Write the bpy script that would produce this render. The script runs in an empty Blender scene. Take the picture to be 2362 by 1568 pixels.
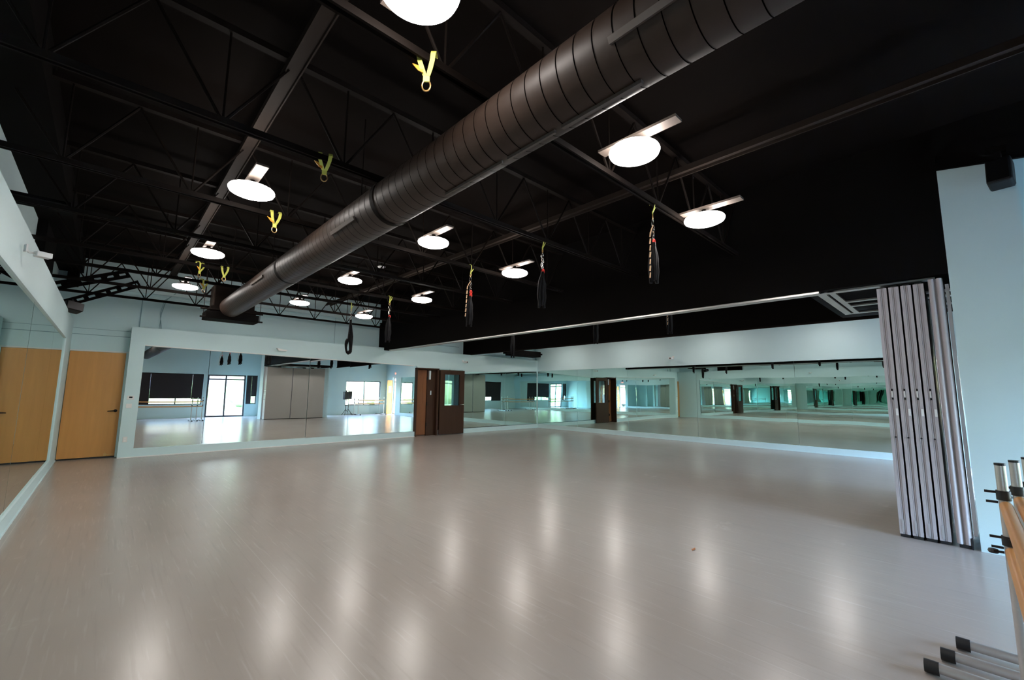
import bpy, bmesh, math, random
from mathutils import Vector, Matrix
random.seed(7)
S = bpy.context.scene
COL = S.collection
PI = math.pi
R = math.radians

# ------------------------------------------------------------------ materials
def nodes(name):
    m = bpy.data.materials.new(name); m.use_nodes = True
    nt = m.node_tree
    return m, nt, nt.nodes['Principled BSDF']

def pset(b, **k):
    for a, v in k.items():
        a = a.replace('_', ' ')
        if a in b.inputs: b.inputs[a].default_value = v

def mat(name, c, rough=.5, metal=0., var=.06, scale=6., bump=0., spec=.5, stretch=(1, 1, 1), bscale=40.):
    m, nt, b = nodes(name)
    pset(b, Roughness=rough, Metallic=metal)
    b.inputs['Specular IOR Level'].default_value = spec
    tc = nt.nodes.new('ShaderNodeTexCoord'); mp = nt.nodes.new('ShaderNodeMapping')
    mp.inputs['Scale'].default_value = stretch
    nt.links.new(tc.outputs['Object'], mp.inputs['Vector'])
    n = nt.nodes.new('ShaderNodeTexNoise'); n.inputs['Scale'].default_value = scale; n.inputs['Detail'].default_value = 4
    nt.links.new(mp.outputs['Vector'], n.inputs['Vector'])
    mx = nt.nodes.new('ShaderNodeMix'); mx.data_type = 'RGBA'
    mx.inputs['A'].default_value = (*[max(0, x * (1 - var)) for x in c], 1)
    mx.inputs['B'].default_value = (*[min(1, x * (1 + var)) for x in c], 1)
    nt.links.new(n.outputs['Fac'], mx.inputs['Factor'])
    nt.links.new(mx.outputs['Result'], b.inputs['Base Color'])
    if bump:
        n2 = nt.nodes.new('ShaderNodeTexNoise'); n2.inputs['Scale'].default_value = bscale
        nt.links.new(mp.outputs['Vector'], n2.inputs['Vector'])
        bp = nt.nodes.new('ShaderNodeBump'); bp.inputs['Strength'].default_value = bump; bp.inputs['Distance'].default_value = .01
        nt.links.new(n2.outputs['Fac'], bp.inputs['Height']); nt.links.new(bp.outputs['Normal'], b.inputs['Normal'])
    return m

def emis(name, c, s):
    m, nt, b = nodes(name)
    pset(b, Base_Color=(.8, .8, .8, 1), Roughness=.4)
    b.inputs['Emission Color'].default_value = (*c, 1); b.inputs['Emission Strength'].default_value = s
    return m

def mirror_mat(name, tint, wob):
    m, nt, b = nodes(name)
    nt.nodes.remove(b)
    g = nt.nodes.new('ShaderNodeBsdfGlossy'); g.inputs['Roughness'].default_value = 0.0; g.inputs['Color'].default_value = (*tint, 1)
    tc = nt.nodes.new('ShaderNodeTexCoord'); n = nt.nodes.new('ShaderNodeTexNoise')
    n.inputs['Scale'].default_value = .9; n.inputs['Detail'].default_value = 0
    nt.links.new(tc.outputs['Object'], n.inputs['Vector'])
    bp = nt.nodes.new('ShaderNodeBump'); bp.inputs['Strength'].default_value = wob; bp.inputs['Distance'].default_value = .01
    nt.links.new(n.outputs['Fac'], bp.inputs['Height']); nt.links.new(bp.outputs['Normal'], g.inputs['Normal'])
    nt.links.new(g.outputs[0], nt.nodes['Material Output'].inputs['Surface'])
    return m

def glass_mat(name, tint=(.95, .97, .97), mixf=.08):
    m, nt, b = nodes(name); nt.nodes.remove(b)
    t = nt.nodes.new('ShaderNodeBsdfTransparent'); t.inputs['Color'].default_value = (*tint, 1)
    g = nt.nodes.new('ShaderNodeBsdfGlossy'); g.inputs['Roughness'].default_value = .02
    x = nt.nodes.new('ShaderNodeMixShader'); x.inputs[0].default_value = mixf
    nt.links.new(t.outputs[0], x.inputs[1]); nt.links.new(g.outputs[0], x.inputs[2])
    nt.links.new(x.outputs[0], nt.nodes['Material Output'].inputs['Surface'])
    return m

def floor_mat():
    m, nt, b = nodes('vinyl_floor')
    L = nt.links
    tc = nt.nodes.new('ShaderNodeTexCoord')
    def noise(sc, st, det=3, rot=0.):
        mp = nt.nodes.new('ShaderNodeMapping'); mp.inputs['Scale'].default_value = st; mp.inputs['Rotation'].default_value = (0, 0, rot)
        L.new(tc.outputs['Object'], mp.inputs['Vector'])
        n = nt.nodes.new('ShaderNodeTexNoise'); n.inputs['Scale'].default_value = sc; n.inputs['Detail'].default_value = det
        L.new(mp.outputs['Vector'], n.inputs['Vector']); return n
    big = noise(.6, (1, 1, 1)); mid = noise(5, (1, .5, 1), 6); st = noise(6, (6, .22, 1), 7, R(-5))
    def mix(f, a, c, d=None):
        x = nt.nodes.new('ShaderNodeMix'); x.data_type = 'RGBA'
        for k, v in (('Factor', f), ('A', a), ('B', c)):
            if isinstance(v, (int, float, tuple)): x.inputs[k].default_value = v
            else: L.new(v, x.inputs[k])
        if d: x.blend_type = d
        return x.outputs['Result']
    def ramp(n, p0, p1, c0=0., c1=1.):
        r = nt.nodes.new('ShaderNodeMapRange'); r.inputs[1].default_value = p0; r.inputs[2].default_value = p1
        r.inputs[3].default_value = c0; r.inputs[4].default_value = c1
        L.new(n.outputs['Fac'], r.inputs[0]); return r.outputs[0]
    c = mix(ramp(big, .3, .7), (.335, .285, .245, 1), (.365, .318, .282, 1))
    c = mix(ramp(mid, .3, .8, 0, .45), c, (.32, .285, .255, 1))
    c = mix(ramp(st, .56, .74, 0, .28), c, (.24, .21, .19, 1))
    st2 = noise(7, (6, .3, 1), 7, R(9))
    c = mix(ramp(st2, .58, .72, 0, .26), c, (.50, .45, .40, 1))
    scuff = noise(1.7, (1, 1, 1), 8); scuff.inputs['Roughness'].default_value = .75
    c = mix(ramp(scuff, .62, .74, 0, .45), c, (.50, .45, .40, 1))
    # seams between the vinyl rolls, running away from the camera
    sx = nt.nodes.new('ShaderNodeSeparateXYZ'); L.new(tc.outputs['Object'], sx.inputs[0])
    a = nt.nodes.new('ShaderNodeMath'); a.operation = 'PINGPONG'; a.inputs[1].default_value = .8
    a0 = nt.nodes.new('ShaderNodeMath'); a0.operation = 'ADD'; a0.inputs[1].default_value = .55
    L.new(sx.outputs[0], a0.inputs[0]); L.new(a0.outputs[0], a.inputs[0])
    lt = nt.nodes.new('ShaderNodeMath'); lt.operation = 'LESS_THAN'; lt.inputs[1].default_value = .0025
    L.new(a.outputs[0], lt.inputs[0])
    sm = nt.nodes.new('ShaderNodeMath'); sm.operation = 'MULTIPLY'; sm.inputs[1].default_value = .35; L.new(lt.outputs[0], sm.inputs[0])
    c = mix(sm.outputs[0], c, (.48, .43, .37, 1))
    L.new(c, b.inputs['Base Color'])
    L.new(ramp(mid, .2, .9, .235, .265), b.inputs['Roughness'])
    b.inputs['Specular IOR Level'].default_value = .62
    bp = nt.nodes.new('ShaderNodeBump'); bp.inputs['Strength'].default_value = .12; bp.inputs['Distance'].default_value = .004
    fn = noise(7, (3, .8, 1), 5); L.new(fn.outputs['Fac'], bp.inputs['Height']); L.new(bp.outputs['Normal'], b.inputs['Normal'])
    return m

M = {}
M['floor'] = floor_mat()
M['aqua'] = mat('aqua_wall_paint', (.585, .755, .775), .55, var=.02, scale=1.5, bump=.05, bscale=120)
M['pale'] = mat('pale_aqua_gloss_trim', (.60, .76, .78), .4, var=.02)
M['white'] = mat('white_paint', (.78, .78, .77), .45, var=.02)
M['groove'] = mat('panel_joint_shadow_line', (.22, .36, .40), .8, var=.02)
M['black'] = mat('matt_black_paint', (.0030, .0024, .0021), .8, var=.2, scale=3, spec=.04)
M['deck'] = mat('dark_roof_deck', (.0034, .0023, .0018), .8, var=.3, scale=2, spec=.03)
M['steel_dark'] = mat('dark_painted_steel', (.0055, .0037, .0028), .65, var=.2, spec=.06)
M['chan'] = mat('dark_grey_channel', (.022, .016, .013), .6, var=.1, spec=.08)
M['strap'] = mat('warm_grey_lamp_strap', (.075, .058, .048), .6)
M['duct'] = mat('dark_duct_paint', (.031, .0185, .0130), .5, var=.1, scale=4, spec=.3)
M['seam'] = mat('duct_seam', (.0012, .001, .001), .9, spec=.0)
M['rubber'] = mat('black_rubber', (.008, .008, .009), .45)
M['plastic'] = mat('black_plastic', (.004, .004, .0045), .45, spec=.2)
M['alu'] = mat('brushed_aluminium', (.62, .60, .585), .33, metal=.75, var=.05, stretch=(1, 1, 20))
M['panelgrey'] = mat('warm_grey_panel_vinyl', (.40, .37, .345), .6, var=.04, scale=60, bump=.1)
M['paneledge'] = mat('grey_panel_edge', (.47, .44, .46), .42, metal=.0, var=.01)
M['silver'] = mat('pale_silver_edge', (.55, .54, .56), .3, metal=.5, var=.03)
M['oak'] = mat('honey_maple_veneer', (.56, .25, .062), .40, var=.13, scale=2.2, stretch=(9, 9, .7), bump=.03)
M['oak_bar'] = mat('golden_beech_bar', (.56, .27, .085), .36, var=.12, scale=5, stretch=(1, 8, 8))
M['brown'] = mat('dark_brown_stained_wood', (.046, .021, .012), .6, var=.3, scale=2.5, stretch=(12, 12, .6), spec=.15)
M['brown_in'] = mat('red_brown_stained_wood', (.21, .078, .030), .55, var=.25, scale=2.5, stretch=(12, 12, .6), spec=.2)
M['woodfloor'] = mat('hall_wood_floor', (.42, .19, .06), .35, var=.2, scale=3, stretch=(1, 8, 1))
M['blind'] = mat('dark_brown_shade_fabric', (.016, .009, .009), .8, var=.15, scale=20, stretch=(1, 1, 12))
M['frame'] = mat('dark_bronze_window_frame', (.020, .020, .032), .35)
M['yellow'] = mat('lime_yellow_webbing', (.62, .62, .12), .6, var=.15, scale=30)
M['orange'] = mat('orange_webbing', (.80, .33, .035), .55, var=.15, scale=30)
M['brass'] = mat('brass_ring', (.60, .36, .14), .3, metal=.9)
M['chrome'] = mat('silver_chain_steel', (.75, .68, .62), .22, metal=1.)
M['red'] = mat('red_anodised_metal', (.65, .035, .02), .3, metal=.4)
M['fabric'] = mat('black_hammock_fabric', (.0022, .0019, .0021), .6, var=.4, scale=10, spec=.12)
M['beige'] = mat('tan_rope', (.60, .38, .22), .6, var=.5, scale=30)
M['glass'] = glass_mat('window_glass')
M['glass_door'] = glass_mat('vision_panel_glass', (.86, .93, .93), .10)
M['mirror'] = mirror_mat('silvered_mirror', (.86, .925, .905), .10)
M['mirror_far'] = mirror_mat('green_tinted_mirror', (.72, .885, .835), .16)
M['lamp'] = emis('lit_lamp_diffuser', (1., .93, .88), 52.)
M['added_hall_lamp'] = emis('added_hall_lamp_glow', (1., .80, .58), 35.)  # warm glow for the unseen lamp added in the hall
M['exit'] = emis('lit_exit_letters', (1., .16, .03), 3.)
M['ground'] = mat('pale_concrete_paving', (.60, .59, .56), .85, var=.08, scale=2)
M['grass'] = mat('clipped_lawn', (.30, .38, .20), .9, var=.3, scale=12, bump=.4)
M['leaf'] = mat('hedge_leaves', (.22, .30, .15), .8, var=.5, scale=9, bump=.5)
M['bark'] = mat('grey_bark', (.17, .13, .10), .85, var=.3)
M['car'] = mat('pale_grey_car_paint', (.45, .47, .50), .25, metal=.3)
M['stucco'] = mat('pale_stucco', (.62, .60, .58), .8)
M['paper'] = mat('white_paper', (.85, .85, .84), .7)
M['dryleaf'] = mat('dry_brown_leaf', (.32, .12, .04), .7)

# ------------------------------------------------------------------ mesh building
class MB:
    def __init__(s): s.bm = bmesh.new()
    def box(s, x0, x1, y0, y1, z0, z1, mtx=None):
        vs = [s.bm.verts.new(v) for v in ((x0, y0, z0), (x1, y0, z0), (x1, y1, z0), (x0, y1, z0), (x0, y0, z1), (x1, y0, z1), (x1, y1, z1), (x0, y1, z1))]
        if mtx is not None:
            for v in vs: v.co = mtx @ v.co
        for f in ((0, 3, 2, 1), (4, 5, 6, 7), (0, 1, 5, 4), (1, 2, 6, 5), (2, 3, 7, 6), (3, 0, 4, 7)):
            s.bm.faces.new([vs[i] for i in f])
        return s
    def tube(s, pts, r, n=10, closed=False, cap=True, flat=1.):
        pts = [Vector(p) for p in pts]; N = len(pts)
        rs = r if isinstance(r, (list, tuple)) else [r] * N
        rings = []; prev = None
        for i, p in enumerate(pts):
            if closed: t = (pts[(i + 1) % N] - pts[i - 1]).normalized()
            else: t = (pts[min(i + 1, N - 1)] - pts[max(i - 1, 0)]).normalized()
            if prev is None:
                a = Vector((0, 0, 1)) if abs(t.z) < .9 else Vector((1, 0, 0))
                u = t.cross(a).normalized()
            else:
                u = (prev - t * prev.dot(t)).normalized()
            prev = u; w = t.cross(u)
            rings.append([s.bm.verts.new(p + (u * math.cos(2 * PI * k / n) + w * math.sin(2 * PI * k / n) * flat) * rs[i]) for k in range(n)])
        for i in range(N if closed else N - 1):
            A, B = rings[i], rings[(i + 1) % N]
            for k in range(n): s.bm.faces.new((A[k], A[(k + 1) % n], B[(k + 1) % n], B[k]))
        if cap and not closed:
            s.bm.faces.new(rings[0][::-1]); s.bm.faces.new(rings[-1])
        return s
    def lathe(s, prof, n=32, o=(0, 0, 0)):
        o = Vector(o); rings = []
        for r, z in prof:
            if r < 1e-6: rings.append([s.bm.verts.new(o + Vector((0, 0, z)))])
            else: rings.append([s.bm.verts.new(o + Vector((r * math.cos(2 * PI * k / n), r * math.sin(2 * PI * k / n), z))) for k in range(n)])
        for A, B in zip(rings, rings[1:]):
            for k in range(n):
                k2 = (k + 1) % n
                if len(A) == 1 and len(B) == 1: continue
                if len(A) == 1: s.bm.faces.new((A[0], B[k], B[k2]))
                elif len(B) == 1: s.bm.faces.new((A[k], A[k2], B[0]))
                else: s.bm.faces.new((A[k], A[k2], B[k2], B[k]))
        return s
    def prism(s, poly, h0, h1, axis='y'):
        def P(a, b, h): return {'y': (a, h, b), 'x': (h, a, b), 'z': (a, b, h)}[axis]
        A = [s.bm.verts.new(P(a, b, h0)) for a, b in poly]; B = [s.bm.verts.new(P(a, b, h1)) for a, b in poly]
        n = len(poly)
        for k in range(n): s.bm.faces.new((A[k], A[(k + 1) % n], B[(k + 1) % n], B[k]))
        s.bm.faces.new(A[::-1]); s.bm.faces.new(B); return s
    def holed(s, u0, u1, v0, v1, holes, w0, w1, axis='y'):
        """slab in the (u,v) plane with rectangular holes, thickness w0..w1 along axis"""
        us = sorted({u0, u1, *[h[0] for h in holes], *[h[1] for h in holes]}); vs = sorted({v0, v1, *[h[2] for h in holes], *[h[3] for h in holes]})
        def inh(a, b): return any(h[0] < a < h[1] and h[2] < b < h[3] for h in holes)
        V = {}
        def vert(u, v, w):
            k = (u, v, w)
            if k not in V: V[k] = s.bm.verts.new({'y': (u, w, v), 'x': (w, u, v), 'z': (u, v, w)}[axis])
            return V[k]
        g = {}
        for i in range(len(us) - 1):
            for j in range(len(vs) - 1): g[i, j] = not inh((us[i] + us[i + 1]) / 2, (vs[j] + vs[j + 1]) / 2)
        for (i, j), on in g.items():
            if not on: continue
            a, b, c, d = us[i], us[i + 1], vs[j], vs[j + 1]
            for w in (w0, w1): s.bm.faces.new((vert(a, c, w), vert(b, c, w), vert(b, d, w), vert(a, d, w)))
            for (di, dj, p, q) in ((-1, 0, (a, c), (a, d)), (1, 0, (b, c), (b, d)), (0, -1, (a, c), (b, c)), (0, 1, (a, d), (b, d))):
                if not g.get((i + di, j + dj), False):
                    s.bm.faces.new((vert(*p, w0), vert(*q, w0), vert(*q, w1), vert(*p, w1)))
        return s
    def build(s, name, m, parent=None, loc=None, smooth=False, bevel=0.):
        bmesh.ops.recalc_face_normals(s.bm, faces=s.bm.faces)
        me = bpy.data.meshes.new(name); s.bm.to_mesh(me); s.bm.free()
        if smooth:
            for p in me.polygons: p.use_smooth = True
            try: me.set_sharp_from_angle(angle=R(40))
            except Exception: pass
        me.materials.append(M[m] if isinstance(m, str) else m)
        o = bpy.data.objects.new(name, me); COL.objects.link(o)
        if parent is not None: o.parent = parent
        if loc is not None: o.location = loc
        if bevel:
            b = o.modifiers.new('bevel', 'BEVEL'); b.width = bevel; b.segments = 2; b.limit_method = 'ANGLE'
        return o

def B(*a, **k): return MB().box(*a, **k)
def tag(o, label=None, cat=None, group=None, kind=None):
    if label: o['label'] = label
    if cat: o['category'] = cat
    if group: o['group'] = group
    if kind: o['kind'] = kind
    return o
def struct(name, mb, m, parent=None, label=None, **k):
    o = mb.build(name, m, parent, **k)
    if parent is None: tag(o, label, kind='structure')
    return o
def thing(name, loc, label, cat, group=None, rz=0.):
    o = bpy.data.objects.new(name, None); COL.objects.link(o); o.empty_display_size = .1
    o.location = loc; o.rotation_euler = (0, 0, rz)
    return tag(o, label, cat, group)
def copy_tree(o, parent=None):
    c = o.copy(); COL.objects.link(c)
    if parent is not None: c.parent = parent
    for ch in [x for x in bpy.data.objects if x.parent == o]: copy_tree(ch, c)
    return c
def dup(o, loc, label, group=None, rz=None):
    c = copy_tree(o); c.location = loc; c['label'] = label
    if group: c['group'] = group
    if rz is not None: c.rotation_euler = (0, 0, rz)
    return c

# ------------------------------------------------------------------ camera
F = 978.8; yaw, pitch, roll = R(43.433), R(6.992), R(.541)
fw = Vector((math.sin(yaw) * math.cos(pitch), math.cos(yaw) * math.cos(pitch), math.sin(pitch)))
rt = Vector((math.cos(yaw), -math.sin(yaw), 0)); up = rt.cross(fw)
rt, up = rt * math.cos(roll) + up * math.sin(roll), -rt * math.sin(roll) + up * math.cos(roll)
cam = bpy.data.cameras.new('camera'); cam.lens = 36 * F / 2362; cam.sensor_width = 36; cam.clip_start = .05
co = bpy.data.objects.new('camera', cam); COL.objects.link(co)
co.matrix_world = Matrix(((rt.x, up.x, -fw.x, 0), (rt.y, up.y, -fw.y, 0), (rt.z, up.z, -fw.z, 1.4), (0, 0, 0, 1)))
S.camera = co

# ------------------------------------------------------------------ dimensions
XL, XB, XM, XC = -.6, 5.9, 9.1, 12.6       # left mirror face, bulkhead, far bulkhead, right mirror face
YB, YR = 11.79, 12.14                      # back furring face, back wall
YF, YF2 = -3.3, -2.0                       # front walls
ZC = 4.1                                   # deck
ZF = 2.68                                  # furring top
MB0, MB1 = .165, 2.28                      # mirror bottom and top

# ------------------------------------------------------------------ setting
struct('floor', B(-1.2, 13.2, -3.5, 12.3, -.2, 0), 'floor')
struct('ceiling', B(-1.2, 13.2, -3.5, 12.4, ZC, ZC + .15), 'deck')
# back wall with hall doorway
struct('wall_back', MB().holed(-1.2, 13.2, 0, ZC, [(7.05, 7.83, 0, 2.1)], YR, YR + .15), 'aqua')
struct('wall_left', B(-1.2, -.9, -3.5, YR, 0, ZC), 'aqua')
struct('wall_right', MB().holed(-3.5, YR, 0, ZC, [(-1.05, -.2, 0, 2.28)], 12.85, 13.1, 'x'), 'aqua')
# left furring carrying the mirror
f = MB(); f.holed(YF, YR, 0, 2.73, [(-2.6, 10.9, MB0, MB1)], -.9, XL, 'x')
struct('wall_left_furring', f, 'aqua')
# back furring with two mirror recesses and a doorway
f = MB()
zt = ZF
f.box(.27, .507, YB, YR, 0, zt)                                    # left stile
f.prism([(.507, 0), (7.05, 0), (7.05, .155), (.507, .175)], YB, YR)  # plinth under mirror
f.prism([(.507, 2.31), (7.05, 2.19), (7.05, zt), (.507, zt)], YB, YR)
f.box(7.05, 7.87, YB, YR, 2.13, zt)
f.box(7.87, 8.86, YB, YR, 2.13, zt)
f.box(7.87, 8.86, YB, YR, 0, .15); f.box(8.86, XC + .2, YB, YR, 0, .15)
f.prism([(8.86, 2.08), (XC + .2, 2.24), (XC + .2, zt), (8.86, zt)], YB, YR)
struct('wall_back_furring', f, 'aqua')
# right furring: bright fascia above and kick below the mirror
f = MB(); f.holed(-.2, YB + .045, 0, 3.3, [(.42, YB + .03, .148, 2.25)], XC, 12.85, 'x')
struct('wall_right_furring', f, 'aqua')
# bulkheads
struct('wall_bulkhead', B(XB, XB + .22, 0, YR, 2.6, ZC), 'black', label='black dropped bulkhead over the folding partition track')
struct('wall_bulkhead_end', B(5.86, XB - .002, -.62, .04, 3.67, ZC), 'black')
struct('wall_bulkhead_far', B(XM, XM + .25, -.1, YR, 2.70, ZC), 'black')
struct('trim_bulkhead', B(XM - .02, XM + .02, -.1, YB - .1, 2.665, 2.70), 'steel_dark')
struct('trim_track', B(XB + .02, XB + .16, 1.06, YB - .3, 2.575, 2.602), 'alu')
# pillars and stub walls of the partition pocket
struct('wall_pillar', B(XB, 6.7, -.5, 0.0, 0, ZC - .1), 'aqua')
struct('wall_divider', B(6.62, 6.8, YF, -.5, 0, ZC), 'aqua')
struct('wall_pillar_far', B(8.36, 8.68, -.12, -.0, 0, 2.66), 'aqua')
struct('wall_front', MB().holed(-1.2, 6.65, 0, ZC, [(.9, 4.02, .68, 2.22), (4.2, 5.95, 0, 2.22), (6.0, 6.5, .68, 2.22)], YF - .2, YF), 'aqua')
struct('wall_front_annex', MB().holed(6.75, 12.85, 0, ZC, [(8.7, 9.4, 0, 2.2), (10.42, 12.5, .55, 2.03)], YF2 - .2, YF2), 'aqua')
t = thing('added_hall_lamp', (7.5, 12.75, 2.38), 'unseen lamp added to light the hall past the brown doorway', 'ceiling light')  # out of view, added to brighten the hall and its dark door leaf
MB().lathe([(0, -.05), (.10, -.03), (.12, 0), (0, 0)], 24).build('diffuser', 'added_hall_lamp', t, smooth=True)
MB().lathe([(0, 0), (.13, 0), (.13, .02), (0, .02)], 24).build('housing', 'white', t)
# skirtings, ledges and wall-panel joint lines
struct('baseboard_back', B(.27, 7.05, YB - .012, YB, 0, .018), 'white')
struct('baseboard_right', B(XC - .012, XC, .42, YB, 0, .018), 'pale')
struct('baseboard_left', B(XL, XL + .012, -2.6, YR, 0, .018), 'pale')
t = MB(); t.prism([(.507, 2.297), (6.95, 2.18), (6.95, 2.195), (.507, 2.315)], YB - .012, YB)
struct('trim_mirror', t, 'white')
struct('trim_door', B(-.6, .27, YR - .02, YR, 2.14, 2.165), 'white')
struct('trim_1', B(-.9, .3, YR - .006, YR, 2.476, 2.486), 'groove')
struct('trim_2', B(-.9, .3, YR - .006, YR, 2.60, 2.606), 'groove')
struct('trim_3', B(.385, .40, YR - .02, YR, 2.7, 3.40), 'groove')
struct('trim_4', B(4.55, 4.56, YR - .006, YR, 2.68, 3.45), 'groove')
struct('trim_5', B(-.9, 5.9, YR - .14, YR, 3.46, 3.56), 'pale')
struct('trim_6', B(.5, 5.9, YR - .05, YR, 3.40, 3.415), 'pale')
struct('trim_7', B(6.12, 8.9, YR - .03, YR, 2.95, 2.96), 'groove')

# mirrors: panels set side by side, each leaning by its own fraction of a degree
def back_mirror(x0, x1, zt0, zt1, rz, rx=0., m='mirror', n='mirror_panel', lab=''):
    w = (x1 - x0) / 2
    mb = MB(); mb.prism([(-w, .165), (w - .004, .165), (w - .004, zt1), (-w, zt0)], 0, .006)
    o = mb.build(n, m); o.location = (x0 + w, YB - .004 + .045, 0); o.rotation_euler = (R(rx), 0, R(rz))
    return tag(o, lab, 'mirror', 'mirror panels on the back wall')
def ztop(x): return 2.32 - (x - .507) * .0183
for x0, x1, rz, lab in ((.507, 1.656, .8, 'wall mirror panel nearest the maple door'), (1.656, 3.852, .8, 'wide wall mirror panel reflecting the glass doors and grey partition'),
                        (3.852, 4.922, -.1, 'narrow wall mirror panel reflecting the blue pillar'), (4.922, 7.05, -.4, 'wall mirror panel just left of the dark brown doorway')):
    back_mirror(x0, x1, ztop(x0), ztop(x1), rz, -.10, lab=lab)
back_mirror(7.87, 10.9, 2.12, 2.2, 0, 0, 'mirror_far', lab='wall mirror panel behind the open brown door')
back_mirror(10.9, XC + .026, 2.2, 2.26, 0, 0, 'mirror_far', lab='wall mirror panel meeting the far right corner')
ys = [.42, 2.9, 5.4, 7.7, 9.8, YB + .028]
labs = ['nearest the folded partition', 'second from the folded partition', 'in the middle of the right wall', 'second from the far corner', 'next to the far corner']
for i in range(5):
    mb = MB(); h = (ys[i + 1] - ys[i]) / 2; mb.box(0, .006, -h, h - .004, .148, 2.25)
    o = mb.build('mirror_panel', 'mirror_far'); o.location = (XC + .03, ys[i] + h, 0); o.rotation_euler = (0, 0, R([.12, -.1, .1, -.08, .05][i]))
    tag(o, 'green tinted wall mirror panel on right wall, ' + labs[i], 'mirror', 'mirror panels on the right wall')
ys = [-2.6, .7, 3.6, 6.5, 8.9, 10.9]
labs = ['behind the camera', 'beside the camera', 'at left edge of the photo', 'below the white camera', 'beside the maple door']
for i in range(5):
    mb = MB(); h = (ys[i + 1] - ys[i]) / 2; mb.box(-.006, 0, -h, h - .004, MB0, MB1)
    o = mb.build('mirror_panel', 'mirror'); o.location = (XL - .02, ys[i] + h, 0); o.rotation_euler = (0, 0, R([0, 0, .0, .05, -.05][i]))
    tag(o, 'wall mirror panel on left wall, ' + labs[i], 'mirror', 'mirror panels on the left wall')

# ------------------------------------------------------------------ doors and windows
d = struct('door_1', B(-.592, .235, YR - .045, YR - .002, .03, 2.135), 'oak', bevel=.003)
h = MB(); h.lathe([(0, -.02), (.03, -.02), (.03, 0), (0, 0)], 20)
for v in h.bm.verts: v.co = Vector((v.co.x, v.co.z, v.co.y))
h.tube([(0, -.02, 0), (0, -.055, 0), (-.03, -.062, 0), (-.12, -.058, -.004)], [.012, .012, .012, .009], 10)
tag(h.build('lever_handle', 'plastic', d, loc=(.17, YR - .045, .94), smooth=True), 'black lever handle')
k = MB(); k.box(-.02, .02, -.02, 0, -.02, .02); k.box(-.004, .004, -.03, -.02, -.01, .06); k.box(.02, .12, -.012, 0, -.005, .008)
tag(k.build('kick_latch', 'brass', d, loc=(.09, YR - .045, .06)), 'small brass latch')
struct('trim_8', B(-.6, .27, YR - .03, YR, 0, .03), 'rubber')
struct('trim_9', B(.236, .27, YR - .06, YR, 0, 2.14), 'pale')

# dark doorway with the inner leaf ajar and the outer leaf folded back on the mirror
fr = MB(); fr.box(7.04, 7.07, YB - .03, YR + .15, 0, 2.13); fr.box(7.04, 7.87, YB - .03, YR + .15, 2.10, 2.14); fr.box(7.80, 7.87, YB - .03, YR + .15, 0, 2.13)
dr = struct('door_2', fr, 'brown')
B(7.50, 7.80, YB + .10, YB + .16, 0, 2.1).build('side_panel', 'brown', dr)
lf = MB(); lf.holed(0, .56, 0, 2.04, [(.11, .45, .98, 1.86)], -.02, .02); lf.box(.11, .45, -.004, .008, .98, 1.86); lf.box(.17, .39, -.002, .016, 1.05, 1.79)
leaf = lf.build('door_leaf', 'brown_in', dr, loc=(7.50, YB + .15, .03)); leaf.rotation_euler = (0, 0, R(180 - 17))
hb = MB()
for z in (.3, .95, 1.75): hb.box(7.475, 7.505, YB + .07, YB + .10, z, z + .11)
hb.build('hinge', 'plastic', dr)
B(7.54, 7.60, YB + .05, YB + .10, 1.78, 2.06).build('door_closer', 'silver', dr)
B(7.62, 7.66, YB + .09, YB + .10, 1.28, 1.42).build('strike_plate', 'silver', dr)
struct('wall_hall', MB().box(6.4, 8.6, 13.3, 13.4, 0, 2.5).box(6.4, 6.5, YR + .15, 13.3, 0, 2.5).box(8.5, 8.6, YR + .15, 13.3, 0, 2.5).box(6.4, 8.6, YR + .15, 13.4, 2.4, 2.5), 'brown_in')
struct('floor_hall', B(6.4, 8.6, YR, 13.4, -.1, .004), 'woodfloor')
dl = struct('door_3', MB().holed(0, .95, 0, 2.09, [(.17, .75, .93, 1.95)], -.045, 0), 'brown', bevel=.002)
dl.location = (7.885, YB - .04, .012); dl.rotation_euler = (0, 0, R(-2.5))
B(.17, .75, -.026, -.018, .93, 1.95).build('vision_panel', 'glass_door', dl)
b = MB().holed(.15, .77, .91, 1.97, [(.17, .75, .93, 1.95)], -.052, .004); b.build('glazing_bead', 'brown', dl)
h = MB().tube([(0, 0, 0), (0, -.06, 0)], .014, 10).tube([(0, -.055, 0), (-.11, -.055, 0)], .010, 10)
h.build('lever_handle', 'chrome', dl, loc=(.88, -.045, .955), smooth=True)
B(0, .95, -.05, .006, 0, .01).build('door_sweep', 'rubber', dl)

def glazing(name, x0, x1, z0, z1, y, mull, rails=(), depth=.07, w=.045, m='frame', axis='y', gl='glass'):
    xs = [x0] + list(mull) + [x1]; holes = []
    zs = [z0] + list(rails) + [z1]
    for i in range(len(xs) - 1):
        for j in range(len(zs) - 1): holes.append((xs[i] + w / 2 if i else xs[i] + w, xs[i + 1] - (w / 2 if i < len(xs) - 2 else w), zs[j] + (w / 2 if j else w), zs[j + 1] - (w / 2 if j < len(zs) - 2 else w)))
    fr = struct(name, MB().holed(x0, x1, z0, z1, holes, y - depth, y, axis), m)
    for h in holes:
        if axis == 'y': B(h[0], h[1], y - depth / 2, y - depth / 2 + .006, h[2], h[3]).build('pane', gl, fr)
        else: B(y - depth / 2, y - depth / 2 + .006, h[0], h[1], h[2], h[3]).build('pane', gl, fr)
    return fr
glazing('window_1', .9, 4.02, .68, 2.22, YF - .05, (1.9, 2.95))
glazing('window_2', 6.0, 6.5, .68, 2.22, YF - .05, ())
glazing('window_3', 10.42, 12.5, .55, 2.03, YF2 - .05, (11.45,))
gd = glazing('door_4', 4.2, 5.95, 0, 2.22, YF - .05, (5.03,), (1.98,), w=.07)
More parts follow.
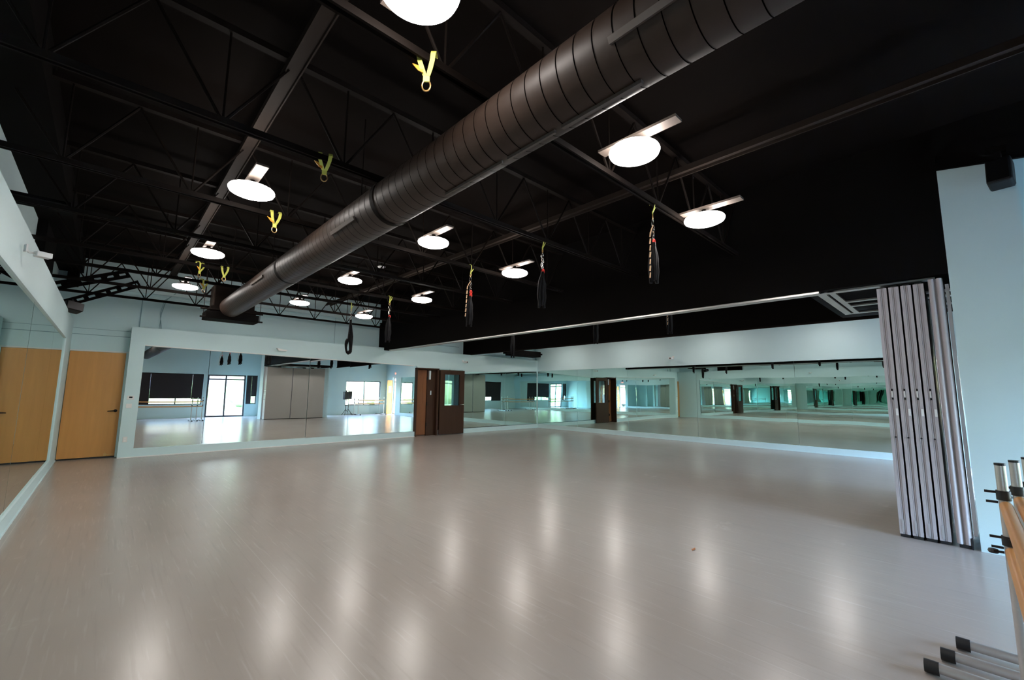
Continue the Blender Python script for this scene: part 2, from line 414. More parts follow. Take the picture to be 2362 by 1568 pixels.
for x in (4.98, 5.08): MB().tube([(x, YF - .05, .95), (x, YF + .0, .95), (x, YF + .0, 1.2), (x, YF - .05, 1.2)], .01, 8).build('pull_handle', 'silver', gd)
glazing('door_5', 8.7, 9.4, 0, 2.2, YF2 - .05, (), (1.95,), w=.06)
glazing('door_6', -1.05, -.2, 0, 2.28, 12.98, (), (2.0,), w=.07, m='white', axis='x')
struct('trim_10', MB().holed(-1.12, -.13, -.01, 2.36, [(-1.05, -.2, 0, 2.28)], 12.83, 12.852, 'x'), 'white')

def blind(x0, x1, z0, z1, y, lab):
    o = thing('roller_blind', ((x0 + x1) / 2, y, z1), lab, 'blind', 'dark blinds on the front windows')
    w = (x1 - x0) / 2
    B(-w, w, .01, .014, z0 - z1, 0).build('shade', 'blind', o)
    MB().tube([(-w, .02, 0), (w, .02, 0)], .02, 10).build('roller', 'plastic', o)
    B(-w, w, .004, .02, z0 - z1 - .02, z0 - z1).build('bottom_bar', 'plastic', o)
blind(.9, 1.942, .72, 2.2, YF - .03, 'dark brown blind pulled fully down over the left window')
blind(1.944, 3.558, 1.02, 2.2, YF - .03, 'wide dark brown blind leaving a white strip of window below')
blind(3.56, 4.01, .98, 2.2, YF - .03, 'narrow dark brown blind beside the glass double door')
blind(6.0, 6.238, .72, 2.2, YF - .03, 'narrow dark blind strip on the small window')
blind(6.24, 6.5, 1.12, 2.2, YF - .03, 'dark blind strip half down on the small window')

# ------------------------------------------------------------------ folded partition panels
def partition(first_sub, nm, loc):
    t = thing('partition_panel', loc, nm, 'partition panel', 'folded grey partition panels')
    W, H = 1.16, 2.535
    B(.012, W - .012, .012, .080, .03, H).build('core', 'panelgrey', t)
    e = MB()
    for xx0, xx1 in ((0, .012), (W - .012, W)):
        e.box(xx0, xx1, .006, .032, .03, H); e.box(xx0, xx1, .060, .086, .03, H)
        e.box(xx0 + .004 * (xx0 == 0), xx1 - .004 * (xx0 > 0), .034, .044, .03, H); e.box(xx0 + .004 * (xx0 == 0), xx1 - .004 * (xx0 > 0), .050, .058, .03, H)
    e.build('edge_profile', 'paneledge', t)
    B(-.001, W, .010, .082, .004, .030).build('bottom_seal', 'rubber', t)
    B(.01, W - .01, .02, .072, H, H + .012).build('top_seal', 'rubber', t)
    B(W / 2 - .03, W / 2 + .03, .03, .06, H + .012, H + .05).build('hanger', 'steel_dark', t)
    k = MB(); k.box(-.004, .0, .034, .046, 1.42 + .03, 1.47); k.box(-.004, 0, .034, .046, 1.36, 1.38)
    tag(k.build('latch_plate', 'plastic', t), 'black latch')
    tag(B(-.003, .002, .036, .048, 1.385, 1.445).build('label_plate', 'white', t), 'small white plate')
    tag(B(-.003, 0, .008, .026, 1.20, 1.27).build('sticker', 'paper', t), 'white sticker')
    tag(MB().tube([(-.012, .046, .98), (0.0, .046, .98)], .008, 10).build('crank_socket', 'rubber', t), 'black crank socket')
    tag(B(-.003, 0, .048, .066, .05, .17).build('foot_bracket', 'silver', t), 'silver bracket')
    return t
PX = (XB + .01, XB + .01 + 1.19)
p0 = partition(0, 'grey partition panel at the front of the folded stack', (PX[0], .462, 0))
ordn = ['second', 'third', 'fourth']
for i in range(1, 4):
    dup(p0, (PX[0] + .003 * i, .462 - .0945 * i, 0), 'grey partition panel, %s from the far side of the folded stack' % ordn[i - 1])
for i in range(4):
    dup(p0, (PX[1], .462 - .0945 * i, 0), ['grey partition panel in the outer stack, seen flat in the mirror', 'grey partition panel hidden second in the outer stack', 'grey partition panel hidden third in the outer stack', 'grey partition panel hidden last in the outer stack'][i])
# closing panel with two rounded bulb edges
def bulb_panel(loc, lab):
    t = thing('partition_panel', loc, lab, 'partition panel', 'folded grey partition panels')
    B(.03, 1.16, .0, .096, .03, 2.56).build('core', 'panelgrey', t)
    for y in (.026, .082):
        c = MB(); c.prism([(.04 - .04 * math.sin(a), y - .024 * math.cos(a)) for a in [PI * k / 10 for k in range(11)]], .035, 2.565, 'z')
        c.build('bulb_edge', 'paneledge', t, smooth=True)
    B(.0, .06, .0, .01, .0, .10).build('floor_bracket', 'rubber', t)
    B(.01, 1.16, .0, .09, .004, .03).build('bottom_seal', 'rubber', t)
    tag(B(-.002, .002, .0, .014, .0, .0001).build('guide_pin', 'rubber', t)) if False else None
    return t
bulb_panel((XB + .0, .046, 0), 'grey closing panel with two rounded edges beside the blue pillar')
j = struct('trim_jamb', B(XB + .03, XB + 1.1, .008, .034, .12, 2.5), 'silver')

# ceiling tracks where the partition parks
t = thing('partition_track', (XB, 0, 2.6), 'pale metal track grid above the folded grey panels', 'ceiling track')
for n_, bx in (('rail', (.1, .2, .1, 1.07)), ('rail', (.86, .94, .0, .97)), ('rail', (1.22, 1.30, 0, .97)), ('rail', (1.86, 1.94, 0, 1.1))):
    B(bx[0], bx[1], bx[2], bx[3], -.018, 0).build(n_, 'alu', t)
B(.1, 1.94, 1.02, 1.10, -.019, 0).build('cross_rail', 'alu', t); B(.1, 1.94, .93, .99, -.019, 0).build('cross_rail', 'alu', t)
struct('ceiling_pocket', B(XB + .22, 8.3, -.02, 1.2, 2.602, 2.70), 'black')

# ------------------------------------------------------------------ roof trusses
def truss(x0, x1, loc, lab, pitch_=0.):
    t = thing('roof_truss', loc, lab, 'roof truss', 'dark steel roof trusses')
    Lx = x1 - x0
    for y in (-.03, .012):
        MB().box(x0, x1, y, y + .016, 0, .045).build('bottom_chord', 'steel_dark', t)
    B(x0, x1, -.03, .03, .70, .75).build('top_chord', 'steel_dark', t)
    n = int(round(Lx / .8)); st = Lx / n
    wb = None
    for i in range(n):
        xa = x0 + i * st
        if wb is None:
            w = MB().tube([(0, 0, .70), (st / 2, 0, .02)], .011, 6).tube([(st / 2, 0, .02), (st, 0, .70)], .011, 6).tube([(st / 2, 0, .02), (st / 2, 0, .70)], .008, 6)
            wb = w.build('web_bars', 'steel_dark', t, loc=(xa, 0, 0))
        else:
            c = wb.copy(); COL.objects.link(c); c.location = (xa, 0, 0)
    return t
TY = [1.92, 3.38, 4.9, 6.25, 7.72, 8.9, 10.2, 11.55]
tl = ['nearest the camera, beside the nearest lamp', 'second from the camera', 'third from the camera', 'fourth from the camera', 'fifth, by the farthest red clip hammock', 'third from the aqua back wall', 'second from the aqua back wall', 'against the aqua back wall']
for y, l in zip(TY, tl): truss(-.85, XB, (0, y, 3.22), 'dark steel roof truss over the near room, ' + l)
for y, l in zip(TY[1::2], ['nearest', 'second', 'third', 'farthest']): truss(XB + .22, XM, (0, y, 3.3), 'dark truss between the two black bulkheads, ' + l)
# edge beam and column of the left wall
for bx, nm, lab in (((-.9, -.55, YF, YR, 3.72, ZC), 'steel_beam', 'deep black roof beam running along the left wall'),
                ((-.9, -.80, 8.6, 9.9, 2.735, 3.72), 'steel_column', 'black steel column stub standing on the left wall ledge'),
                ((-.76, -.60, 11.85, 12.13, 3.42, 3.72), 'steel_bracket', 'black hanger box in the far left ceiling corner')):
    tag(B(*bx).build(nm, 'black'), lab, nm.replace('_', ' '))

# ------------------------------------------------------------------ lamps
def lamp(loc, lab):
    t = thing('ceiling_lamp', loc, lab, 'ceiling light', 'round white ceiling lamps')
    d = MB().lathe([(0, -.035), (.08, -.033), (.15, -.026), (.184, -.010), (.192, .008), (.186, .020), (.115, .022), (.115, .0), (0, 0)], 48)
    d.build('diffuser', 'lamp', t, smooth=True)
    MB().lathe([(0, .0), (.113, .0), (.113, .05), (.08, .07), (.03, .08), (.02, .11), (0, .11)], 32).build('housing', 'steel_dark', t, smooth=True)
    B(-.05, .05, -.36, .30, .11, .13).build('mounting_strap', 'strap', t)
    return t
ZL = 3.25; k = (ZL - 1.4) / 1.8
rows = [[(.86, 1.54), (.80, 4.33), (.82, 6.81), (.85, 9.37)], [(2.73, 1.56), (2.74, 4.31), (2.76, 6.83), (2.76, 9.37)]]
l0 = None
names = ['nearest of the lamps in the %s row', 'second lamp of the %s row', 'third lamp of the %s row', 'farthest lamp of the %s row']
for ri, (row, rn) in enumerate(zip(rows + [[(4.37, 1.71), (4.37, 4.57), (4.39, 7.26), (4.41, 9.94)]], ('left', 'middle', 'right'))):
    kk = k if ri < 2 else k * .945; z = 1.4 + 1.8 * kk
    for i, (x, y) in enumerate(row):
        lab = 'round glowing ceiling lamp, ' + names[i] % rn
        if l0 is None: l0 = lamp((x * kk, y * kk, z), lab); o = l0
        else: o = dup(l0, (x * kk, y * kk, z), lab)
    xa = row[1][0] * kk
    c = MB().box(xa - .055, xa + .055, -1.5, 11.9, z + .60, z + .63).box(xa - .055, xa - .045, -1.5, 11.9, z + .57, z + .6).box(xa + .045, xa + .055, -1.5, 11.9, z + .57, z + .6)
    tag(c.build('ceiling_channel', 'chan'), 'long flat steel channel above the %s row of lamps' % rn, 'ceiling channel', 'steel channels over the lamp rows')

for x, rn in ((7.35, 'between the two black bulkheads'), (11.4, 'between far bulkhead and right mirror wall')):
    for y, on in ((2.1, 'nearest'), (4.8, 'second'), (7.5, 'third'), (10.1, 'farthest')):
        dup(l0, (x, y, 3.22), 'round ceiling lamp %s, %s one of the row' % (rn, on), 'ceiling lamps beyond the black bulkhead')
# ------------------------------------------------------------------ duct and air unit
DX, DZ, DR = 1.64, 3.01, .19
t = thing('air_duct', (DX, 0, DZ), 'big round dark air duct running the length of ceiling', 'air duct')
MB().tube([(0, -2.6, 0), (0, 9.83, 0)], DR, 48).build('duct_body', 'duct', t, smooth=True)
def ringat(y, w, r, m, n='duct_seam'):
    return MB().tube([(0, y, 0), (0, y + w, 0)], r, 48, cap=False).build(n, m, t, smooth=True)
y = -2.4; sm = MB()
while y < 9.75:
    sm.tube([(0, y, 0), (0, y + .005, 0)], DR + .002, 48, cap=False); y += .107
sm.build('duct_seams', 'seam', t, smooth=True)
for y in (3.22, 6.04): ringat(y, .055, DR + .008, 'steel_dark', 'duct_collar')
for ang, y, ln, hw in ((-156, .42, .52, .015), (-155, 3.6, .54, .016), (-172, 6.62, .65, .016), (-88, .89, .47, .012), (-88, 1.41, .38, .008), (-88, 1.84, .61, .006)):
    B(DR - .004, DR + .018, y, y + ln, -hw, hw, mtx=Matrix.Rotation(-R(ang), 4, 'Y')).build('air_register', 'strap', t)
for y in (.8, 3.9, 7.0, 10.0):
    MB().tube([(0, y, DR), (0, y, ZC - DZ)], .006, 6).build('hanger_rod', 'steel_dark', t)
u = thing('air_handler', (1.70, 10.02, 2.76), 'dark air handling unit with ribbed box under the duct end', 'air conditioning unit')
B(-.52, .5, -.22, .3, .0, .16).build('drain_tray', 'black', u)
B(-.44, .44, -.20, .3, .16, .28).build('base_cabinet', 'steel_dark', u)
B(-.38, .40, -.20, .3, .28, .78).build('plenum_box', 'steel_dark', u)
for i in range(4): B(-.40, -.38, -.18 + i * .12, -.09 + i * .12, .3, .76).build('side_panel', 'chan', u)
for z in (.02, .2): MB().tube([(-.62, -.2, z), (.58, -.2, z)], .018, 8).build('support_rail', 'steel_dark', u)
for x in (-.56, .52): MB().tube([(x, -.2, 0), (x, -.2, 1.1)], .006, 6).build('hanger_rod', 'steel_dark', u)
u.scale = (.88,) * 3
u2 = thing('air_handler', (11.3, 11.3, 2.74), 'black air unit hung beyond the far bulkhead in back corner', 'air conditioning unit')
B(-.7, .75, -.2, .25, 0, .2).build('cabinet', 'black', u2); B(-.95, -.7, -.1, .1, .04, .14).build('pipe_box', 'black', u2); B(.75, 1.0, -.05, .05, .1, .16).build('pipe_stub', 'black', u2)

# ------------------------------------------------------------------ slotted struts, speakers
def strut(a, b, h, w, slots, lab, sl=.09, sh=.04):
    a, b = Vector(a), Vector(b); L_ = (b - a).length
    g = L_ / slots; holes = [(g * (i + .5) - sl / 2, g * (i + .5) + sl / 2, -sh / 2, sh / 2) for i in range(slots)]
    mb = MB().holed(0, L_, -h / 2, h / 2, holes, -w / 2, w / 2)
    o = mb.build('slotted_beam', 'black'); d = (b - a).normalized()
    side = Vector((-d.y, d.x, 0)).normalized(); upv = d.cross(side)
    o.matrix_world = Matrix(((d.x, side.x, upv.x, a.x), (d.y, side.y, upv.y, a.y), (d.z, side.z, upv.z, a.z), (0, 0, 0, 1)))
    return tag(o, lab, 'slotted beam', 'black slotted beams')
strut((-.85, 10.5, 3.10), (.10, 10.5, 3.52), .15, .03, 6, 'black slotted beam, upper of the pair over the maple door')
strut((-.68, 10.5, 2.83), (.27, 10.5, 3.36), .13, .03, 7, 'black slotted beam, lower of the pair, holding the small speaker')
tag(MB().holed(-.9, -.45, 6.32, 6.66, [(-.80, -.66, 6.41, 6.57)], 3.31, 3.34, 'z').build('slotted_beam', 'black'), 'short black slotted plate at left edge above mirror', 'slotted beam', 'black slotted beams')
strut((5.86, .10, 3.78), (5.86, -.9, 3.62), .22, .03, 3, 'black slotted beam crossing the top of blue pillar', .13, .07)
def speaker(loc, rot, sz, lab):
    t = thing('speaker', loc, lab, 'speaker'); t.rotation_euler = rot
    w, d_, h_ = sz
    MB().box(-w, w, -d_, d_, -h_, h_).build('cabinet', 'plastic', t, bevel=.02)
    MB().box(-w * .88, w * .88, -d_ - .006, -d_ + .001, -h_ * .9, h_ * .9).build('grille', 'rubber', t)
    B(-.02, .02, 0, .06, h_ - .001, h_ + .08).build('bracket', 'plastic', t)
    return t
speaker((-.56, 10.45, 2.78), (R(-12), R(8), R(25)), (.12, .10, .075), 'small black speaker under slotted beam by left wall')
speaker((5.74, -.40, 3.42), (R(10), 0, R(80)), (.08, .09, .12), 'black speaker hung on slotted beam by blue pillar')

# ------------------------------------------------------------------ wall-mounted bits
def cam_unit(loc, rz, lab, m='white'):
    t = thing('security_camera', loc, lab, 'security camera', rz=rz)
    B(-.05, .05, -.09, .04, -.03, .03).build('body', m, t, bevel=.006)
    MB().tube([(0, -.09, 0), (0, -.10, 0)], .02, 12).build('lens', 'plastic', t)
    MB().tube([(0, .04, 0), (0, .09, 0), (0, .12, .04)], .012, 8).build('mount', m, t)
    B(-.03, .03, .11, .125, .0, .08).build('wall_plate', m, t)
    return t
c1 = cam_unit((XL + .10, 5.15, 2.49), R(90 + 25), 'white security camera on the band above the left mirror'); c1.scale = (.72,) * 3
t = thing('wall_fixture', (3.12, YB, 2.40), 'white wedge-shaped fixture on band above the back mirror', 'wall fixture')
MB().prism([(-.12, .035), (.12, .0), (.09, -.03), (-.08, -.02)], -.10, 0).build('body', 'white', t)
cam_unit((8.85, YB - .12, 2.40), R(8), 'small white security camera above the open brown door')
cam_unit((XC - .12, 6.06, 2.47), R(-90), 'small security camera with black lens on right wall band')
for nm, lc, sz, lab, ct in (('thermostat', (.372, 1.212), (.055, .04), 'small white thermostat with dark display left of back mirror', 'thermostat'),
                        ('light_switch', (.36, 1.045), (.045, .045), 'white light switch plate below the thermostat', 'light switch'),
                        ('wall_outlet', (.36, .37), (.035, .055), 'white wall outlet low beside the maple door', 'outlet')):
    t = thing(nm, (lc[0], YB, lc[1]), lab, ct)
    B(-sz[0], sz[0], -.012, 0, -sz[1], sz[1]).build('cover_plate', 'white', t, bevel=.003)
    if nm == 'thermostat': B(-.022, .03, -.016, -.011, -.006, .022).build('display', 'plastic', t)
    elif nm == 'light_switch': B(-.012, .012, -.02, -.011, -.02, .02).build('rocker', 'white', t)
    else:
        for z in (-.025, .025): B(-.014, .014, -.015, -.011, z - .014, z + .014).build('socket', 'paper', t)
cb = MB()
for dx, wv in ((0, .05), (.03, .10), (-.02, .02)):
    cb.tube([(.93 + dx * .3, YR - .16, 3.52), (.80 - wv * .4, YR - .05, 3.36), (.74 - wv * .3, YR - .03, 3.05), (.74 + dx, YR - .02, 2.685)], .004, 6)
tag(cb.build('cable', 'groove'), 'thin loose cables hanging down the aqua back wall', 'cable')
tag(MB().tube([(.42, YR - .03, 3.36), (.45, YR - .03, 3.41), (1.4, YR - .03, 3.43)], .012, 8).build('conduit', 'pale'), 'thin painted conduit under ledge on the back wall', 'conduit')
t = thing('ceiling_sensor', (3.82, 7.91, 3.90), 'small pale oval sensor on the dark ceiling', 'ceiling sensor')
MB().lathe([(0, -.02), (.07, -.015), (.08, .0), (0, .0)], 20).build('cover', 'silver', t, smooth=True); MB().tube([(0, 0, 0), (0, 0, .2)], .008, 6).build('stem', 'steel_dark', t)

# exit sign above the side door
t = thing('exit_sign', (12.82, -.62, 2.50), 'lit EXIT sign above the side door, seen in mirror', 'exit sign')
B(-.02, .03, -.16, .16, -.09, .09).build('housing', 'white', t)
cu = bpy.data.curves.new('exit_text', 'FONT'); cu.body = 'EXIT'; cu.size = .15; cu.extrude = .002; cu.align_x = 'CENTER'; cu.align_y = 'CENTER'
tmp = bpy.data.objects.new('tmp', cu); COL.objects.link(tmp)
bpy.context.view_layer.update()
me = bpy.data.meshes.new_from_object(tmp.evaluated_get(bpy.context.evaluated_depsgraph_get())); bpy.data.objects.remove(tmp)
me.materials.clear(); me.materials.append(M['exit'])
eo = bpy.data.objects.new('lettering', me); COL.objects.link(eo); eo.parent = t; eo.location = (-.023, 0, 0); eo.rotation_euler = (R(90), 0, R(-90))
# maple leaf of the side door, standing open into the room with a notice
t = struct('door_7', B(12.5, 12.84, -1.12, -1.08, .02, 2.1), 'oak')
tag(B(12.58, 12.76, -1.078, -1.075, 1.35, 1.75).build('notice', 'paper', t), 'white paper notice')

# ------------------------------------------------------------------ hanging anchors and hammocks
def ribbon(path, w, th=.003, side=(1, 0, 0)):
    mb = MB(); sd = Vector(side).normalized(); path = [Vector(p) for p in path]
    rows_ = []
    for i, p in enumerate(path):
        t_ = (path[min(i + 1, len(path) - 1)] - path[max(i - 1, 0)]).normalized(); n_ = t_.cross(sd).normalized()
        ww = w[i] if isinstance(w, (list, tuple)) else w
        rows_.append([mb.bm.verts.new(p + sd * a * ww + n_ * b_ * th) for a, b_ in ((-.5, -1), (.5, -1), (.5, 1), (-.5, 1))])
    for A, B_ in zip(rows_, rows_[1:]):
        for q in range(4): mb.bm.faces.new((A[q], A[(q + 1) % 4], B_[(q + 1) % 4], B_[q]))
    mb.bm.faces.new(rows_[0][::-1]); mb.bm.faces.new(rows_[-1]); return mb
def anchor(loc, rz, lab, tail=True, tm='orange', ringm='brass', sc=1.):
    t = thing('anchor_strap', loc, lab, 'anchor strap', 'yellow anchor straps on trusses', rz=rz); t.scale = (sc,) * 3
    # webbing loop thrown over the chord (chord bottom at z=+.0), ends join below
    for q in (-1, 1):
        ribbon([(q * .052, .045, .055), (q * .052, .035, .085), (q * .05, -.02, .088), (q * .052, -.045, .055), (q * .045, -.04, .0), (q * .028, -.02, -.05), (q * .012, -.004, -.09)], [.030, .036, .038, .036, .034, .034, .030]).build('webbing_loop', 'yellow', t)
    ribbon([(0, 0, -.085), (0, 0, -.12), (0, 0, -.135)], .046, .006).build('stitched_tab', 'yellow', t)
    MB().tube([(.030 * math.cos(a), 0, -.165 + .042 * math.sin(a)) for a in [2 * PI * q / 20 for q in range(20)]], .006, 8, closed=True).build('ring', ringm, t, smooth=True)
    if tail: ribbon([(-.02, -.02, -.06), (-.055, -.02, -.045), (-.10, -.02, -.01)], [.05, .045, .004], side=(0, .2, 1)).build('loose_tail', tm, t)
    return t
AX = [((1.14, 1.83), 'nearest the camera, left of duct', -12), ((1.11, 3.27), 'second from camera, with its ring in shadow', -5), ((1.14, 4.83), 'third from camera, with an orange tail', 12), ((1.16, 7.59), 'beside the third left lamp, pale ring', 8), ((.85, 7.77), 'orange, left of the far lamps', 50), ((1.06, 8.57), 'farthest of the left ones', 35)]
for (x, y), l, rz in AX:
    y_ = min(TY, key=lambda q: abs(q - y)); kk = y_ / y if abs(y_ - y) < .2 else 1
    anchor((x, y_ if abs(y_ - y) < .35 else y, 3.22), -math.atan2(x, y_) + R(rz), 'yellow webbing anchor strap on truss, ' + l, tail=(l[0] != 'b'), sc=.78)

def hammock(loc, lab, tail=True, H=.62, open_loop=False, redn=1, grp='black aerial hammocks'):
    t = thing('aerial_hammock', loc, lab, 'aerial hammock', grp)
    rnd = random.Random(int(loc[1] * 100))
    z = -.02
    # two karabiners and a short chain
    MB().tube([(.018 * math.cos(a), .004, z - .03 + .036 * math.sin(a)) for a in [2 * PI * q / 16 for q in range(16)]], .005, 6, closed=True).build('carabiner', 'chrome', t)
    z -= .075
    for i in range(4):
        cx = .012 * math.sin(i * 2.1); ax_ = i % 2
        MB().tube([(cx + (.013 * math.cos(a) if ax_ else 0), (0 if ax_ else .013 * math.cos(a)), z + .024 * math.sin(a)) for a in [2 * PI * q / 14 for q in range(14)]], .0045, 6, closed=True).build('chain_link', 'chrome', t)
        z -= .034
    for q in range(redn):
        MB().tube([(.01 + .016 * math.cos(a), .0, z - .012 + .026 * math.sin(a)) for a in [2 * PI * q_ / 14 for q_ in range(14)]], .009, 8, closed=True).build('red_carabiner', 'red', t)
        z -= .05
    ztop_ = z + .03; zb = -H - .12
    fab = MB()
    if open_loop:
        pts = [(0, 0, ztop_)]
        for q in range(15):
            a = PI / 2 + 2 * PI * q / 14
            pts.append((-.015 + .055 * math.cos(a), 0, zb + .15 + .15 * math.sin(a)))
        fab.tube(pts, [.018] + [.03 + .008 * math.sin(q) for q in range(15)], 10)
        fab.tube([(0, .01, ztop_), (.03, .01, (ztop_ + zb) / 2), (.035, .01, zb + .02)], [.02, .045, .03], 10)
        fab.tube([(0, -.01, ztop_), (-.01, -.02, (ztop_ + zb) / 2 + .05)], [.02, .03], 10)
    else:
        for q in range(4):
            ox = -.035 + .026 * q; oy = .02 * math.cos(q * 2)
            pts = []; rs = []
            for s_ in range(11):
                f_ = s_ / 10; zz = ztop_ + (zb - ztop_) * f_ * (1 - .07 * (q % 2))
                sp = min(1, f_ * 2.2)
                pts.append((ox * sp + .006 * math.sin(s_ * 1.7 + q), oy * sp, zz)); rs.append(.009 + .016 * math.sin(PI * min(1, .12 + f_ * .8)) ** .7)
            fab.tube(pts, rs, 10)
    fab.build('gathered_fabric', 'fabric', t, smooth=True)
    if tail:
        tl_ = MB(); x0 = -.055
        for q in range(7):
            z0 = -.16 - q * .068; z1 = z0 - .05
            tl_.tube([(x0 - .004 * q * (1 if tail == 1 else -.6), 0, z0), (x0 - .004 * (q + 1), .004, z1)], .009 if q % 2 else .007, 6)
        tl_.build('strap_tail', 'beige', t)
        MB().tube([(0, 0, -.08), (-.03, 0, -.12), (-.055, 0, -.17)], .006, 6).build('tail_cord', 'beige', t)
    return t
HX = [((3.73, 1.95), 'nearest the camera, with tan strap and red clip', 1, .56, False, 1, 3.19),
      ((3.72, 3.4), 'second from camera, hanging against the dark bulkhead', 0, .60, False, 1, 3.17),
      ((3.78, 4.9), 'third from camera, with two red clips and pale strap', 1, .66, False, 2, 3.16),
      ((3.93, 7.7), 'fourth from camera, with a silver and red chain', 0, .66, False, 1, 3.17),
      ((3.66, 8.9), 'farthest, forming an open loop before the aqua wall', 0, .82, True, 0, 3.20)]
for (x, y), l, tail, H, ol, rn, z in HX:
    anchor((x, y, 3.22), R(25), 'yellow anchor strap holding the hammock ' + l.split(',')[0], tail=False, sc=.62)
    hammock((x, y, 3.107), 'black aerial hammock ' + l, tail, H - .02, ol, rn)
for (x, y), l, z, tail, H in (((7.35, 7.72), 'farthest of the three between the two bulkheads', 2.96, 0, .66), ((6.95, 4.91), 'middle one of the three between the two bulkheads', 2.93, 0, .56), ((6.95, 3.38), 'nearest of the three between the bulkheads, mostly hidden', 2.98, 1, .5)):
    yy = min(TY, key=lambda q: abs(q - y))
    anchor((x, y, 3.30), R(10), 'yellow anchor strap above the hammock ' + l.split(' of')[0] + ' between the bulkheads', tail=False, sc=.62)
    hammock((x, y, 3.187), 'black aerial hammock ' + l, tail, H + .15, False, 1)

# ------------------------------------------------------------------ portable barres
def barre(loc, lab, L_=2.9, foot=1., rz=0., grp='portable ballet barres'):
    t = thing('ballet_barre', loc, lab, 'ballet barre', grp, rz=rz)
    for x in (0, -L_):
        p = MB().tube([(x, 0, .05), (x, 0, 1.07)], .019, 16); p.build('post', 'alu', t, smooth=True)
        MB().tube([(x, 0, 1.07), (x, 0, 1.08)], .020, 16).build('post_cap', 'rubber', t)
        MB().tube([(x, .29, .038), (x, -.40, .038)], .024, 16).build('foot_tube', 'alu', t, smooth=True)
        for y in (.29, -.45): MB().tube([(x, y, .034), (x, y + .055, .034)], .031, 16).build('foot_cap', 'rubber', t, smooth=True)
        for z in (.93, .72):
            cl = MB().tube([(x, 0, z - .022), (x, 0, z + .022)], .025, 16).build('clamp', 'rubber', t, smooth=True)
            MB().tube([(x, .02, z + .012), (x, .062, z + .012)], .006, 8).tube([(x, .02, z - .035), (x, .060, z - .035)], .006, 8).build('clamp_bolt', 'rubber', cl)
        MB().lathe([(0, 0), (.016, 0), (.020, .008), (.016, .018), (0, .018)], 12, (x, .055, z - .065)).tube([(x, .02, z - .056), (x, .055, z - .056)], .006, 6).build('clamp_knob', 'rubber', cl)
    for z in (.93, .72):
        MB().tube([(-.02, -.004, z - .048), (-L_ + .02, -.004, z - .048)], .023, 16).build('wooden_bar', 'oak_bar', t, smooth=True)
    return t
barre((3.17, -.095, 0), 'portable ballet barre with two wooden bars, nearest the camera')
barre((3.37, -.15, 0), 'portable ballet barre standing in the middle of the nested barres', foot=.9)
barre((3.58, -.205, 0), 'portable ballet barre at the back of the nested barres')
barre((12.25, -.95, 0), 'portable ballet barre under the far right window, seen in mirror', 1.6)
barre((12.25, -1.53, 0), 'portable ballet barre tight under the far right window', 1.6)
# speaker on a stand in the annex
t = thing('speaker_stand', (10.2, -1.3, 0), 'black tripod stand left of the far right window', 'speaker stand')
MB().tube([(0, 0, .25), (0, 0, .93)], .017, 10).build('pole', 'plastic', t)
for a in range(3): MB().tube([(0, 0, .35), (.26 * math.cos(a * 2.1), .26 * math.sin(a * 2.1), .012)], .012, 8).build('leg', 'plastic', t)
speaker((10.2, -1.3, 1.16), (0, 0, R(180)), (.15, .14, .23), 'black loudspeaker on tripod stand left of the far right window')

# a crumpled dry leaf on the floor
l = MB(); pts = [(-.03, 0, .002), (-.012, .014, .010), (.012, .012, .006), (.034, .0, .012), (.01, -.012, .004), (-.014, -.012, .008)]
vs = [l.bm.verts.new(p) for p in pts]; cv = l.bm.verts.new((0, 0, .004))
for i in range(6): l.bm.faces.new((cv, vs[i], vs[(i + 1) % 6]))
o = l.build('dry_leaf', 'dryleaf', loc=(3.98, 1.79, 0)); sd = o.modifiers.new('s', 'SOLIDIFY'); sd.thickness = .002
tag(o, 'tiny dry brown leaf lying on the grey floor', 'leaf')

# ------------------------------------------------------------------ outdoors
struct('ground', B(-25, 45, -40, -3.5, -.3, -.12), 'ground')
struct('ground_side', B(13.3, 45, -3.5, 30, -.3, -.12), 'ground')
tag(B(-20, 40, -24, -13, -.12, .0).build('lawn', 'grass'), 'sloping green lawn beyond the glass double doors', 'lawn', kind='stuff')
def bush(loc, r, h_, lab):
    bm = bmesh.new(); bmesh.ops.create_icosphere(bm, subdivisions=3, radius=1)
    rr = random.Random(int(loc[0] * 7))
    for v in bm.verts: v.co *= 1 + rr.uniform(-.12, .12)
    for v in bm.verts: v.co = Vector((v.co.x * r, v.co.y * r, max(.0, (v.co.z + .9) * h_ / 1.9)))
    mb = MB(); mb.bm = bm; o = mb.build('shrub', 'leaf', loc=loc); return tag(o, lab, 'shrub', 'shrubs outside the front windows')
for i, (x, y, r_, h_) in enumerate([(0, -19, 2.0, 3.0), (5.2, -20, 2.0, 2.2), (10.5, -20, 2.2, 3.4), (15.5, -19, 2.1, 2.8), (21, -19, 2.2, 3.2)]):
    bush((x, y, .0), r_, h_, 'green shrub on the lawn outside, number-free spot %s' % ['far left', 'behind the glass doors', 'right of the glass doors', 'behind the far right window', 'far right'][i] if False else 'green shrub on lawn outside, ' + ['leftmost', 'behind the glass doors', 'right of the glass doors', 'behind the far right window', 'rightmost'][i])
t = thing('bare_tree', (12.0, -8.5, -.12), 'thin bare tree outside the far right window', 'tree')
MB().tube([(0, 0, 0), (.1, 0, 1.2), (.3, 0, 2.6), (.6, 0, 4.2)], [.07, .06, .045, .02], 8).build('trunk', 'bark', t)
for a, z in ((.9, 1.0), (-1.0, 1.4), (1.3, 1.9), (-1.4, 2.2), (.7, 2.6)): MB().tube([(.15, 0, z), (.15 + a * .5, .1, z + .6), (.15 + a, .1, z + 1.4)], [.03, .02, .008], 6).build('branch', 'bark', t)
t = thing('parked_car', (17.5, -2.6, -.12), 'pale grey parked car outside the white side door', 'car')
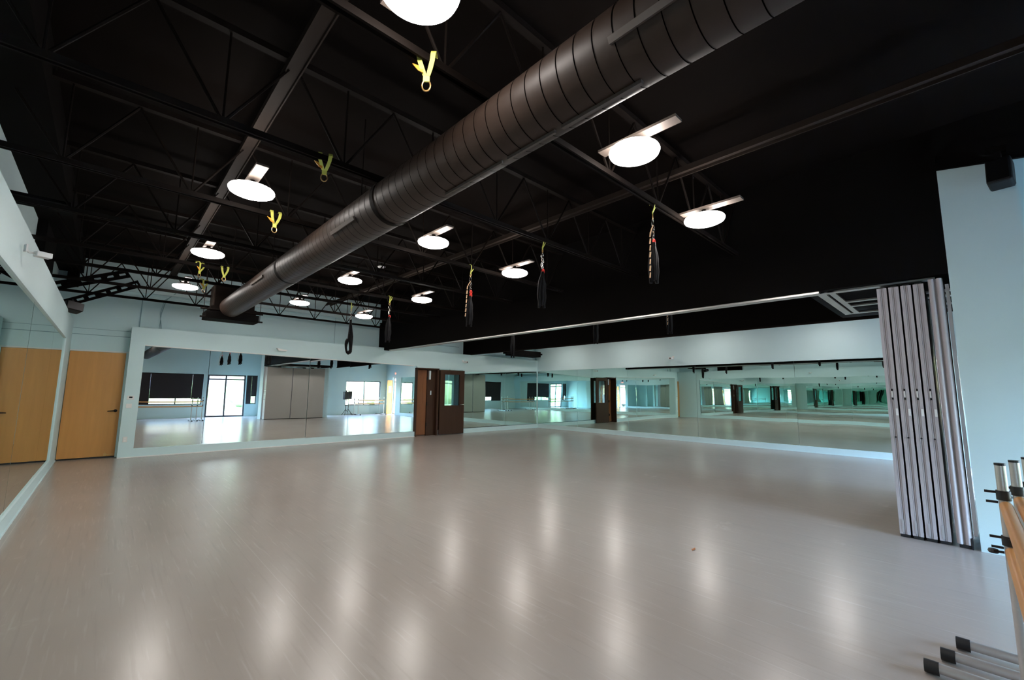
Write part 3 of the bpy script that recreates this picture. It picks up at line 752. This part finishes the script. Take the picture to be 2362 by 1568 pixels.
b = MB().prism([(-2.1, .3), (2.1, .3), (2.15, .7), (1.3, .85), (.8, 1.35), (-.9, 1.38), (-1.5, .88), (-2.15, .78)], -.85, .85, 'x'); b.build('body', 'car', t, bevel=.05)
for y in (-1.3, 1.3):
    for x in (-.87, .80): MB().tube([(x, y, .32), (x + .08, y, .32)], .32, 20).build('wheel', 'rubber', t)
t = thing('office_building', (8, -30, -.12), 'low pale building far beyond the lawn', 'building')
B(-25, 30, -3, 3, 0, 5).build('wall', 'stucco', t)
for i in range(9): B(-20 + i * 5, -17.5 + i * 5, 3, 3.02, 1.4, 3.2).build('window', 'frame', t)

# ------------------------------------------------------------------ light
w = bpy.data.worlds.new('world'); S.world = w; w.use_nodes = True
nt = w.node_tree; bg = nt.nodes['Background']
sk = nt.nodes.new('ShaderNodeTexSky'); sk.sky_type = 'NISHITA'; sk.sun_disc = False; sk.sun_elevation = R(48); sk.sun_rotation = R(60)
sk.air_density = 1.0; sk.dust_density = 3.0; sk.ozone_density = 1.0
nt.links.new(sk.outputs[0], bg.inputs[0]); bg.inputs[1].default_value = 19.
for x0, x1, z0, z1, y in ((.9, 4.02, .68, 2.22, YF), (4.2, 5.95, 0, 2.22, YF), (10.42, 12.5, .55, 2.03, YF2), (8.7, 9.4, 0, 2.2, YF2)):
    L_ = bpy.data.lights.new('window_portal', 'AREA'); L_.shape = 'RECTANGLE'; L_.size = x1 - x0; L_.size_y = z1 - z0; L_.cycles.is_portal = True
    o = bpy.data.objects.new('window_portal', L_); COL.objects.link(o); o.location = ((x0 + x1) / 2, y - .16, (z0 + z1) / 2); o.rotation_euler = (R(90), 0, 0)
sun = bpy.data.lights.new('sun', 'SUN'); sun.energy = 12; sun.angle = R(1); sun.color = (1, .95, .88)
so = bpy.data.objects.new('sun', sun); COL.objects.link(so); so.rotation_euler = (R(35), 0, R(150)); so.location = (5, -8, 12)

# ------------------------------------------------------------------ view and cycles limits
S.view_settings.view_transform = 'Standard'; S.view_settings.look = 'None'; S.view_settings.gamma = 1; S.view_settings.exposure = 0.; S.view_settings.use_curve_mapping = False
cy = S.cycles
cy.max_bounces = 16; cy.glossy_bounces = 14; cy.diffuse_bounces = 5; cy.transmission_bounces = 8; cy.transparent_max_bounces = 24
cy.use_denoising = True; cy.sample_clamp_indirect = 6.; cy.caustics_reflective = True; cy.blur_glossy = .5
